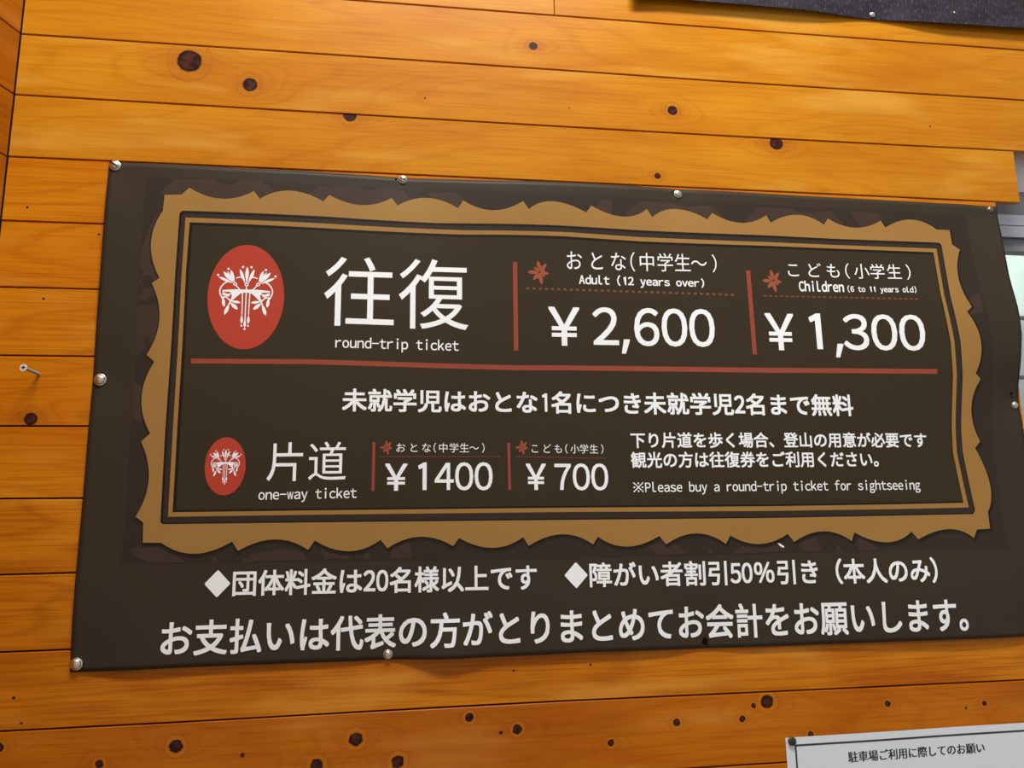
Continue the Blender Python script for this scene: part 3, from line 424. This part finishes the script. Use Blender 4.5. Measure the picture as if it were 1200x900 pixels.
def outline_mesh(loops, step):
    """flat polygon(s) with holes -> bmesh in (x, z), cut on a grid so that it can follow the sheet"""
    c = bpy.data.curves.new('tmp', 'CURVE'); c.dimensions = '2D'; c.fill_mode = 'BOTH'
    for lp in loops:
        s = c.splines.new('POLY'); s.points.add(len(lp)-1)
        for i, p in enumerate(lp): s.points[i].co = (p[0], p[1], 0, 1)
        s.use_cyclic_u = True
    o = bpy.data.objects.new('tmp', c); col.objects.link(o)
    me = bpy.data.meshes.new_from_object(o.evaluated_get(bpy.context.evaluated_depsgraph_get()))
    b = bmesh.new(); b.from_mesh(me)
    bpy.data.objects.remove(o); bpy.data.curves.remove(c); bpy.data.meshes.remove(me)
    cut(b, step); return b
def cut(b, step):
    if not step or not b.verts: return
    for ax in (0, 1):
        vs = [v.co[ax] for v in b.verts]; lo, hi = min(vs), max(vs)
        k = math.ceil(lo/step)
        while k*step < hi:
            co = Vector((0, 0, 0)); co[ax] = k*step
            no = Vector((0, 0, 0)); no[ax] = 1
            bmesh.ops.bisect_plane(b, geom=b.verts[:]+b.edges[:]+b.faces[:], plane_co=co, plane_no=no, dist=1e-6)
            k += 1
def lay(name, b, mat, off, label=None, parent=None, fn=banner_height, org=BO):
    """lay a flat print on the hanging sheet"""
    bmesh.ops.triangulate(b, faces=b.faces[:])
    for v in b.verts:
        x, z = v.co.x, v.co.y
        v.co = Vector((x, -fn(x, z) - off*0.4 - v.co.z*0.5, z)) - org
    for f in b.faces:
        f.normal_update()
        if f.normal.y > 0: f.normal_flip()
    me = bpy.data.meshes.new(name); b.to_mesh(me); b.free()
    o = link(name, me, mat, parent or banner)
    if label: o['label'] = label
    return o
def join(bms):
    out = bmesh.new()
    for b in bms:
        mp = [out.verts.new(v.co) for v in b.verts]; b.verts.index_update()
        for f in b.faces:
            try: out.faces.new([mp[v.index] for v in f.verts])
            except ValueError: pass
        b.free()
    return out
sc = []; S_ = DATA['scallop']
for i, (k, x, z) in enumerate(S_):
    if k == 'c': sc.append((x, z)); continue
    a, b_ = S_[i-1], S_[(i+1) % len(S_)]
    # quadratic through start, mid, end
    cx, cz = 2*x-(a[1]+b_[1])/2, 2*z-(a[2]+b_[2])/2
    for j in range(1, 10):
        t = j/10
        sc.append(((1-t)**2*a[1]+2*t*(1-t)*cx+t*t*b_[1], (1-t)**2*a[2]+2*t*(1-t)*cz+t*t*b_[2]))
def shift(lp, dx, dz): return [(x+dx, z+dz) for x, z in lp]
def grow(lp, d):
    """outline moved outward by d (or inward if negative)"""
    cx = sum(p[0] for p in lp)/len(lp); cz = sum(p[1] for p in lp)/len(lp)
    w = max(p[0] for p in lp)-cx; h = max(p[1] for p in lp)-cz
    return [(cx+(x-cx)*(1+d/w), cz+(z-cz)*(1+d/h)) for x, z in lp]
lay('printed_backdrop', outline_mesh([DATA['inset']], .014), M['inset'], .0003, 'slightly darker printed rectangle behind the gold frame')
for g_ in DATA['ghosts']:
    lay('printed_pattern', outline_mesh([g_], .014), M['ghost'], .0006)
lay('printed_pattern', outline_mesh([DATA['ghost_dark']], .014), M['inset'], .0008)
soft = [vinyl('banner_soft_edge_print', c) for c in ((0.025, 0.018, 0.013), (0.019, 0.014, 0.010), (0.012, 0.009, 0.007))]
for i, (d, dz) in enumerate(((0.0042, -.0035), (0.0028, -.0028), (0.0012, -.0020))):
    lay('printed_frame_edge', outline_mesh([shift(grow(sc, d), 0.0015, dz)], .014), soft[i], .0008+i*.0001, 'soft dark rim printed round the gold frame')
lay('printed_frame', outline_mesh([sc, DATA['band_inner']], .012), M['gold'], .0015, 'wide gold frame with a scalloped outer edge')
lay('printed_groove', outline_mesh([grow(DATA['band_inner'], .001)], .014), M['shade'], .0012, 'near-black line inside the gold frame')
lay('printed_groove', outline_mesh([shift(grow(DATA['band_inner'], -.003), .001, -.002)], .014), M['inset'], .00135, 'dark brown band between gold frame and gold line')
lay('printed_line', outline_mesh([DATA['line_outer'], DATA['line_inner']], .012), M['gold'], .0019, 'thin gold rectangle line')
lay('printed_groove', outline_mesh([grow(DATA['line_inner'], .0005)], .014), soft[2], .0015, 'near-black line inside the thin gold line')
lay('printed_panel', outline_mesh([shift(grow(DATA['line_inner'], -.0035), .0015, -.002)], .014), M['panel'], .00165, 'olive brown panel carrying the prices')
OFF = .0022
for lb, poly in DATA['bars']:
    lay('printed_rule', outline_mesh([poly], .02), M['red'], OFF, lb)
for kind, ds in DATA['dots']:
    b_ = bmesh.new()
    for d in ds: b_.faces.new([b_.verts.new((p[0], p[1], 0)) for p in d])
    lay('dotted_line', b_, M['dots'], OFF, {'thick': 'dotted rust line under the adult caption', 'thin': 'thin dotted rust line under the children caption', 'small': 'very fine dotted rust line in the lower row'}[kind])

# lettering
WIDE = {chr(c): chr(c+0xFEE0) for c in range(0x21, 0x7f)}
cache = {}
def glyph(ch, weight):
    key = ch
    if key in cache: return cache[key]
    c = bpy.data.curves.new('g', 'FONT'); c.body = ch; c.resolution_u = 4
    o = bpy.data.objects.new('g', c); col.objects.link(o)
    me = bpy.data.meshes.new_from_object(o.evaluated_get(bpy.context.evaluated_depsgraph_get()))
    r = ([(v.co.x, v.co.y) for v in me.vertices], [tuple(p.vertices) for p in me.polygons])
    bpy.data.objects.remove(o); bpy.data.curves.remove(c); bpy.data.meshes.remove(me)
    cache[key] = r
    return r
def one(t=0.0):                                             # plain figure one without a foot
    return ([(.495, 0), (.60-t, 0), (.60-t, .747), (.525, .747), (.36, .66), (.385, .575+t), (.495, .625+t)], [(0, 1, 2, 3, 4, 5, 6)])
def comma():
    return ([(0.40, -0.17), (0.465, -0.17), (0.56, 0.10), (0.45, 0.10)], [(0, 1, 2, 3)])
def line_mesh(s, weight, centres=None, wide_half=True):
    """glyphs laid out on full and half cells; returns vertices in em and faces"""
    V, F = [], []; x = 0.0
    for i, ch in enumerate(s):
        half = ord(ch) < 0x7f
        if ch == ' ': x += 0.5; continue
        if centres:
            g = comma() if ch == ',' else one() if ch == '1' else glyph(WIDE.get(ch, ch), weight)
            if ch in '()':
                xs = [p[0] for p in g[0]]; mid = (max(xs)+min(xs))/2
                g = ([(a-mid+.5, b) for a, b in g[0]], g[1])
            ox = centres[i] - 0.5; k = 1.0; mid = 0.5
        elif half:
            g = one(.03) if ch == '1' else glyph(WIDE[ch], weight)
            xs = [p[0] for p in g[0]]; w = max(xs)-min(xs)
            k = min(0.86, 0.43/w); mid = 0.5
            mid = (max(xs)+min(xs))/2
            ox = x; 
        else:
            g = glyph(ch, weight); ox = x; k = 1.0; mid = 0.5
            if ch == '◆':                                      # drawn plainly: it fills its cell
                g = ([(0.05, .38), (.5, -.10), (.95, .38), (.5, .86)], [(0, 1, 2, 3)])
            if ch == '※':
                vv = []; ff = []
                for sg in (1, -1):
                    n_ = len(vv); vv += [(.5+a*sg, .38+b) for a, b in ((-.40, -.36), (-.36, -.40), (.40, .36), (.36, .40))]; ff.append((n_, n_+1, n_+2, n_+3))
                for cx_, cy_ in ((.5, .70), (.5, .06), (.18, .38), (.82, .38)):
                    n_ = len(vv); vv += [(cx_+.065*math.cos(i_*.785), cy_+.065*math.sin(i_*.785)) for i_ in range(8)]; ff.append(tuple(range(n_, n_+8)))
                g = (vv, ff)
        n0 = len(V)
        for a, b in g[0]:
            if centres: V.append((ox + 0.5 + (a-0.5)*1.0, b))
            elif half: V.append((ox + 0.25 + (a-mid)*k, b))
            else: V.append((ox + a, b))
        F += [tuple(n0+q for q in f) for f in g[1]]
        x += 0.5 if half else 1.0
    return V, F
def write(s, quad, weight, label, centres, mat, name='lettering', parent=None, off=OFF, fn=banner_height, org=BO, serif=False):
    V, F = line_mesh(s, weight, centres)
    w_ = max(0, weight)
    shifts = [(0, 0)] if w_ == 0 else [(w_, w_), (-w_, w_), (w_, -w_), (-w_, -w_)] if not serif else [(w_, 0), (-w_, 0)]
    xs = [p[0] for p in V]; ys = [p[1] for p in V]
    x0, x1, y0, y1 = min(xs), max(xs), min(ys), max(ys)
    XL, XR, TL, BL, TR, BR = quad
    x0 -= w_; x1 += w_; y0 -= w_; y1 += w_
    b = bmesh.new()
    for n_, (sx, sy) in enumerate(shifts):                # bold: the stroke swept by +-weight
        vs = []
        for a, c in V:
            u = (a+sx-x0)/(x1-x0); v = (c+sy-y0)/(y1-y0)
            zt = TL+(TR-TL)*u; zb = BL+(BR-BL)*u
            vs.append(b.verts.new((XL+(XR-XL)*u, zb+(zt-zb)*v, n_*.00004)))
        for f in F:
            try: b.faces.new([vs[q] for q in f])
            except ValueError: pass
    if TL-BL > 0.04: cut(b, .02)
    return lay(name, b, mat, off, label, parent, fn, org)
for s, quad, w, lb, mode, cen in DATA['texts']:
    write(s, quad, w, lb, cen, M['white'])

# emblems: red oval with three white flowers
def leaf(x0, y0, x1, y1, w, n=7):
    dx, dy = x1-x0, y1-y0; L = math.hypot(dx, dy); nx, ny = -dy/L, dx/L; a = []; b = []
    for i in range(n+1):
        t = i/n; h = w/2*math.sin(math.pi*t**1.35)**0.8 if 0 < t < 1 else 0
        a.append((x0+dx*t+nx*h, y0+dy*t+ny*h)); b.append((x0+dx*t-nx*h, y0+dy*t-ny*h))
    return a + b[-2:0:-1]
def seg(pts, w):
    a, b = [], []
    for i, p in enumerate(pts):
        p0 = pts[max(0, i-1)]; p1 = pts[min(len(pts)-1, i+1)]
        dx, dy = p1[0]-p0[0], p1[1]-p0[1]; L = math.hypot(dx, dy)
        a.append((p[0]-dy/L*w/2, p[1]+dx/L*w/2)); b.append((p[0]+dy/L*w/2, p[1]-dx/L*w/2))
    return a + b[::-1]
def dot(x, y, r, n=12): return [(x+r*math.cos(2*math.pi*i/n), y+r*math.sin(2*math.pi*i/n)) for i in range(n)]
def mirror(l): return [l, [(-x, y) for x, y in l][::-1]]
figs = [leaf(0, .36, 0, .84, .095), dot(0, .34, .055), dot(0, -.90, .03), seg([(0, .3), (0, -.68)], .028), leaf(0, -.62, 0, -.86, .065)]
for l in (leaf(.035, .36, .19, .77, .085), dot(.11, .83, .032), dot(.30, .345, .052),
          leaf(.31, .39, .43, .74, .08), leaf(.335, .375, .62, .69, .10), leaf(.35, .36, .74, .54, .075), leaf(.32, .38, .52, .71, .04),
          dot(.49, .765, .032), dot(.75, .59, .032), seg([(.29, .33), (.15, .17)], .03),
          seg([(.14, .55), (.21, .54), (.28, .51)], .032), seg([(.5, .41), (.59, .35), (.66, .26), (.69, .17), (.68, .07), (.62, -.05), (.55, -.15)], .035),
          [(0, .20), (.3, .20), (.62, .17), (.62, .13), (.42, .12), (.37, .04), (.38, -.06), (.42, -.16), (.34, -.10), (.24, .0), (.14, .09), (0, .12)],
          seg([(.095, .1), (.085, -.5)], .028), leaf(.088, -.50, .085, -.76, .07), dot(.085, -.81, .028),
          seg([(.37, -.05), (.45, -.26)], .035), leaf(.42, -.18, .54, -.52, .095), leaf(.42, -.16, .20, -.36, .10), leaf(.42, -.13, .13, -.17, .075),
          leaf(.60, .0, .56, -.30, .085), seg([(.40, .06), (.50, .05), (.62, .10)], .04), seg([(.64, -.02), (.50, -.03), (.40, -.13)], .035), leaf(.64, .06, .42, .01, .07)):
    figs += mirror(l)
for (cx, cz, rx, rz), lb in zip(DATA['emblems'], ('large red oval emblem with three white flowers, upper left', 'small red oval emblem with three white flowers, lower left')):
    ov = lay('emblem', outline_mesh([[(cx+rx*math.cos(2*math.pi*i/64), cz+rz*math.sin(2*math.pi*i/64)) for i in range(64)]], .02), M['emblem'], OFF, lb)
    parts = []
    for f in figs:
        b = bmesh.new(); b.faces.new([b.verts.new((cx + x*rx, cz + y*rx, 0)) for x, y in f]); parts.append(b)
    lay('flower_figure', join(parts), M['white'], OFF+.0004, 'white line drawing of three flowers on crossed stems', ov)
    eyes = []
    for ex, ey in ((0, .34), (.3, .345), (-.3, .345)):
        b = bmesh.new(); b.faces.new([b.verts.new((cx + x*rx, cz + y*rx, 0)) for x, y in dot(ex, ey, .024)]); eyes.append(b)
    lay('flower_figure', join(eyes), M['emblem'], OFF+.0007, 'red dots at the flower bases', ov)
petals = [(-.18, 1.09, .24), (.64, .84, .22), (.84, -.16, .22), (.16, -1.2, .24), (-.62, -.76, .24), (-1.13, -.04, .26),
          (.05, .75, .16), (-.55, .48, .16), (.5, .25, .16), (-.2, -.68, .14), (.48, -.46, .16), (-.6, -.15, .16)]
for (cx, cz, rx, rz), lb in zip(DATA['stars'], ('rust star flower beside the adult caption', 'rust star flower beside the children caption', 'tiny rust star flower left of the lower adult caption', 'tiny rust star flower left of the lower children caption')):
    parts = []
    for px_, py_, w in petals:
        b = bmesh.new(); b.faces.new([b.verts.new((cx+x*rx, cz+y*rx, 0)) for x, y in leaf(0, 0, px_, py_, w*1.45)]); parts.append(b)
    b = bmesh.new(); b.faces.new([b.verts.new((cx+x*rx, cz+y*rx, 0)) for x, y in dot(0, 0, .3)]); parts.append(b)
    st = lay('star_flower', join(parts), M['star'], OFF, lb)
    b = bmesh.new(); b.faces.new([b.verts.new((cx+x*rx, cz+y*rx, 0)) for x, y in dot(0, 0, .09, 8)])
    lay('flower_centre', b, M['panel'], OFF+.0004, None, st)

# ---------------------------------------------------------------- screws in the banner
def screw(x, z, r, base, label, slot=None, mat=None, group='screws fixing the banner'):
    root = empty('screw', (x, -base, z)); tag(root, label, 'screw', group)
    mt = Matrix.Rotation(math.radians(90), 4, 'X')
    b = bmesh.new(); lathe(b, [(r*1.12, 0), (r*1.12, r*.10), (r*1.0, r*.16), (r*.9, r*.18)], 28, mt); obj('washer', b, mat or M['metal'], root)
    b = bmesh.new(); lathe(b, [(r*.92, r*.12), (r*.92, r*.3), (r*.84, r*.48), (r*.62, r*.64), (r*.34, r*.73), (0, r*.76)], 28, mt)
    obj('head', b, mat or M['metal'], root, smooth=True)
    if slot is not None:
        b = bmesh.new(); add_box(b, (-r*.72, -r*.82, -r*.13), (r*.72, -r*.52, r*.13)); o = obj('slot', b, M['black'], root)
        o.rotation_euler = (0, math.radians(slot), 0)
    b = bmesh.new(); lathe(b, [(0, -0.012), (0.0015, -0.008), (0.0015, r*.12)], 10, mt); obj('shank', b, M['metal'], root)
LB = ['slotted pale screw in the top left corner of the banner', 'slotted pale screw in the top edge of the banner above the large heading',
      'round pale screw in the top edge of the banner above the adult price', 'dull dark screw in the top right corner of the banner',
      'round pale screw halfway down the left edge of the banner', 'round screw halfway down the right edge of the banner',
      'round grey screw in the bottom left corner of the banner', 'small screw in the bottom edge of the banner under the largest text line']
for i, ((x, z, rp), lb) in enumerate(zip(DATA['screws'], LB)):
    screw(x, z, rp*.00166*.95, banner_height(x, z)+.0003, lb, slot=(32 if i == 0 else 25 if i == 1 else None), mat=M['dullmetal'] if i == 3 else None)
# torn screw hole in the bottom edge
hx, hz = DATA['hole']; random.seed(4)
pts = [(hx+(.004+.0055*random.random())*math.cos(a*.4488), hz+(.004+.0055*random.random())*math.sin(a*.4488)) for a in range(14)]
b = bmesh.new(); b.faces.new([b.verts.new((p[0], p[1], 0)) for p in pts]); lay('torn_hole', b, M['black'], .0006, 'black torn screw hole in the bottom edge of the banner')
b = bmesh.new(); b.faces.new([b.verts.new((x, z, 0)) for x, z in DATA['glint']]); lay('glint', b, M['white'], .0022, 'tiny painted white scuff under the gold frame')  # white reflection spot, painted on as a small patch
# small punctures beside two screws
for x, z, r in ((0.7085, 2.1835, .0022), (1.992, 1.765, .003), (1.9935, 1.758, .002), (0.2025, 1.296, .0015), (1.2737, 2.1835, .0018)):
    b = bmesh.new(); b.faces.new([b.verts.new((x+r*math.cos(a), z+r*1.3*math.sin(a), 0)) for a in [i*.785 for i in range(8)]])
    lay('old_screw_hole', b, M['black'], .0006)

# loose screw sticking out of a board left of the banner
lx, lz = DATA['loose'][0]
root = tag(empty('screw', (lx, 0, lz)), 'bare countersunk screw sticking out of the board left of the banner', 'screw')
dirv = Vector((-0.09, -1.0, 0.075)).normalized(); Ln = 0.046
mt = dirv.to_track_quat('Z', 'Y').to_matrix().to_4x4()
b = bmesh.new(); pr = [(0.0, -0.01), (0.0016, -0.006)]
zz = -0.002
while zz < Ln-0.008: pr += [(0.0018, zz), (0.0028, zz+.0012), (0.0018, zz+.0024)]; zz += .0026
pr += [(0.0019, Ln-.006)]
lathe(b, pr, 12, mt); obj('shank', b, M['dullmetal'], root, smooth=False)
b = bmesh.new(); lathe(b, [(0.0019, Ln-.0062), (0.0030, Ln-.004), (0.0060, Ln-.0012), (0.0062, Ln), (0.0, Ln)], 24, mt); hd = obj('head', b, flat('bright_zinc', (0.85, 0.84, 0.82), 0.35, 0.4), root)
b = bmesh.new(); add_box(b, (-.0034, -.0009, Ln-.0003), (.0034, .0009, Ln+.0004)); add_box(b, (-.0009, -.0034, Ln-.0003), (.0009, .0034, Ln+.0004))
for v in b.verts: v.co = mt @ v.co
obj('cross_recess', b, M['black'], hd)

# ---------------------------------------------------------------- notice at bottom right
nd = DATA['notice']; tl, tr, bl = nd['tl'], nd['tr'], nd['bl']
def up(a, b): return Vector((b[0]-a[0], 0, b[1]-a[1])).normalized()
ux = up(tl, tr); uz = Vector((ux.z, 0, -ux.x))          # right and down in the paper's plane
notice = tag(empty('parking_notice', (tl[0], -0.001, tl[1]-.42)), 'white paper notice with dark green border line pinned under the banner', 'notice')
NO = Vector(notice.location)
Wn, Hn = 0.594, 0.42
def quadm(a, b, w, h):     # rectangle starting a across, b down
    o0 = Vector((tl[0], 0, tl[1]))
    return [(p.x, p.z) for p in (o0+ux*a+uz*b, o0+ux*(a+w)+uz*b, o0+ux*(a+w)+uz*(b+h), o0+ux*a+uz*(b+h))]
nh = lambda x, z: 0.0012 + 0.0015*math.sin((x-tl[0])*9)**2
b = outline_mesh([quadm(0, 0, Wn, Hn)], .03)
pp = lay('paper_sheet', b, M['paper'], .0, None, notice, nh, NO)
pp.modifiers.new('thickness', 'SOLIDIFY').thickness = 0.0006
ax_, ay_ = 0.017, 0.0125
bl_ = [quadm(ax_, ay_, Wn-2*ax_, .0034), quadm(ax_, ay_+.0034, .0034, Hn-2*ay_), quadm(Wn-ax_-.0034, ay_+.0034, .0034, Hn-2*ay_), quadm(ax_+.0034, Hn-ay_, Wn-2*ax_-.0068, .0034)]
lay('border_line', join([outline_mesh([q_], .03) for q_ in bl_]), M['green_ink'], .0009, None, notice, nh, NO)
write('駐車場ご利用に際してのお願い', DATA['notice_text'], .030, 'black heading characters', None, M['ink'], 'lettering', notice, .0010, nh, NO, serif=True)
c_ = nd['ln'][4]
root = tag(empty('pushpin', (c_[0], -0.0032, c_[1])), 'dark round pin in the top left corner of the white notice', 'pin')
b = bmesh.new(); lathe(b, [(0.0, 0), (0.0078, 0), (0.0078, .0018), (0.006, .0032), (0, .0036)], 24, Matrix.Rotation(math.radians(90), 4, 'X')); obj('head', b, flat('pin_dark_green', (0.02, 0.025, 0.018), 0.35), root, smooth=True)
b = bmesh.new(); lathe(b, [(0.0008, 0.0005), (0.0008, -.008), (0, -.010)], 8, Matrix.Rotation(math.radians(90), 4, 'X')); obj('needle', b, M['dullmetal'], root)

# ---------------------------------------------------------------- second banner above, only its lower edge in view
pm, pnt, pb = nmat('night_meadow_print'); g = N(pnt)
tc = pnt.nodes.new('ShaderNodeTexCoord'); sp = pnt.nodes.new('ShaderNodeSeparateXYZ'); pnt.links.new(tc.outputs['Object'], sp.inputs[0])
n1 = g.noise(g.comb(g.m('MULTIPLY', sp.outputs[0], 260), 0.0, g.m('MULTIPLY', sp.outputs[2], 80)), 1, 3, .6)
n2 = g.noise(g.comb(g.m('MULTIPLY', sp.outputs[0], 10), 3.0, g.m('MULTIPLY', sp.outputs[2], 30)), 1, 3, .6)
c = g.mix(g.step(n2, .35, .7), (0.016, 0.014, 0.017), (0.032, 0.026, 0.038))
c = g.mix(g.m('MULTIPLY', g.step(n1, .5, .72), .7), c, (0.10, 0.088, 0.10))
pnt.links.new(c, pb.inputs['Base Color']); pb.inputs['Roughness'].default_value = .6; pb.inputs['Specular IOR Level'].default_value = .15
poster = tag(empty('photo_banner', (1.2, 0, 2.61)), 'dark blue-grey photo banner above, only its wavy lower edge in view', 'banner')
PO = Vector(poster.location)
bot = [(1.2, 2.6121)] + DATA['poster'] + [(2.75, 2.618)]
bt = interp(bot, 150); b = bmesh.new(); rows = []
for j in range(41):
    v = j/40; rows.append([b.verts.new(Vector((x, -poster_height(x, z+(3.15-z)*v*v), z+(3.15-z)*v*v)) - PO) for x, z in bt])
for a, c_ in zip(rows, rows[1:]):
    for i in range(len(a)-1): b.faces.new((a[i], a[i+1], c_[i+1], c_[i]))
ps = obj('vinyl_sheet', b, pm, poster, smooth=True)
ps.modifiers.new('thickness', 'SOLIDIFY').thickness = 0.0009
x, z = DATA['poster_pin'][0]
screw(x, z, .0055, poster_height(x, z)+.0012, 'small pale screw in the lower edge of the dark photo banner', group=None)
x, z = DATA['poster_pin'][1]
screw(x, z, .0022, poster_height(x, z)+.0012, 'tiny bright screw in the dark photo banner, right of the larger one', group=None)
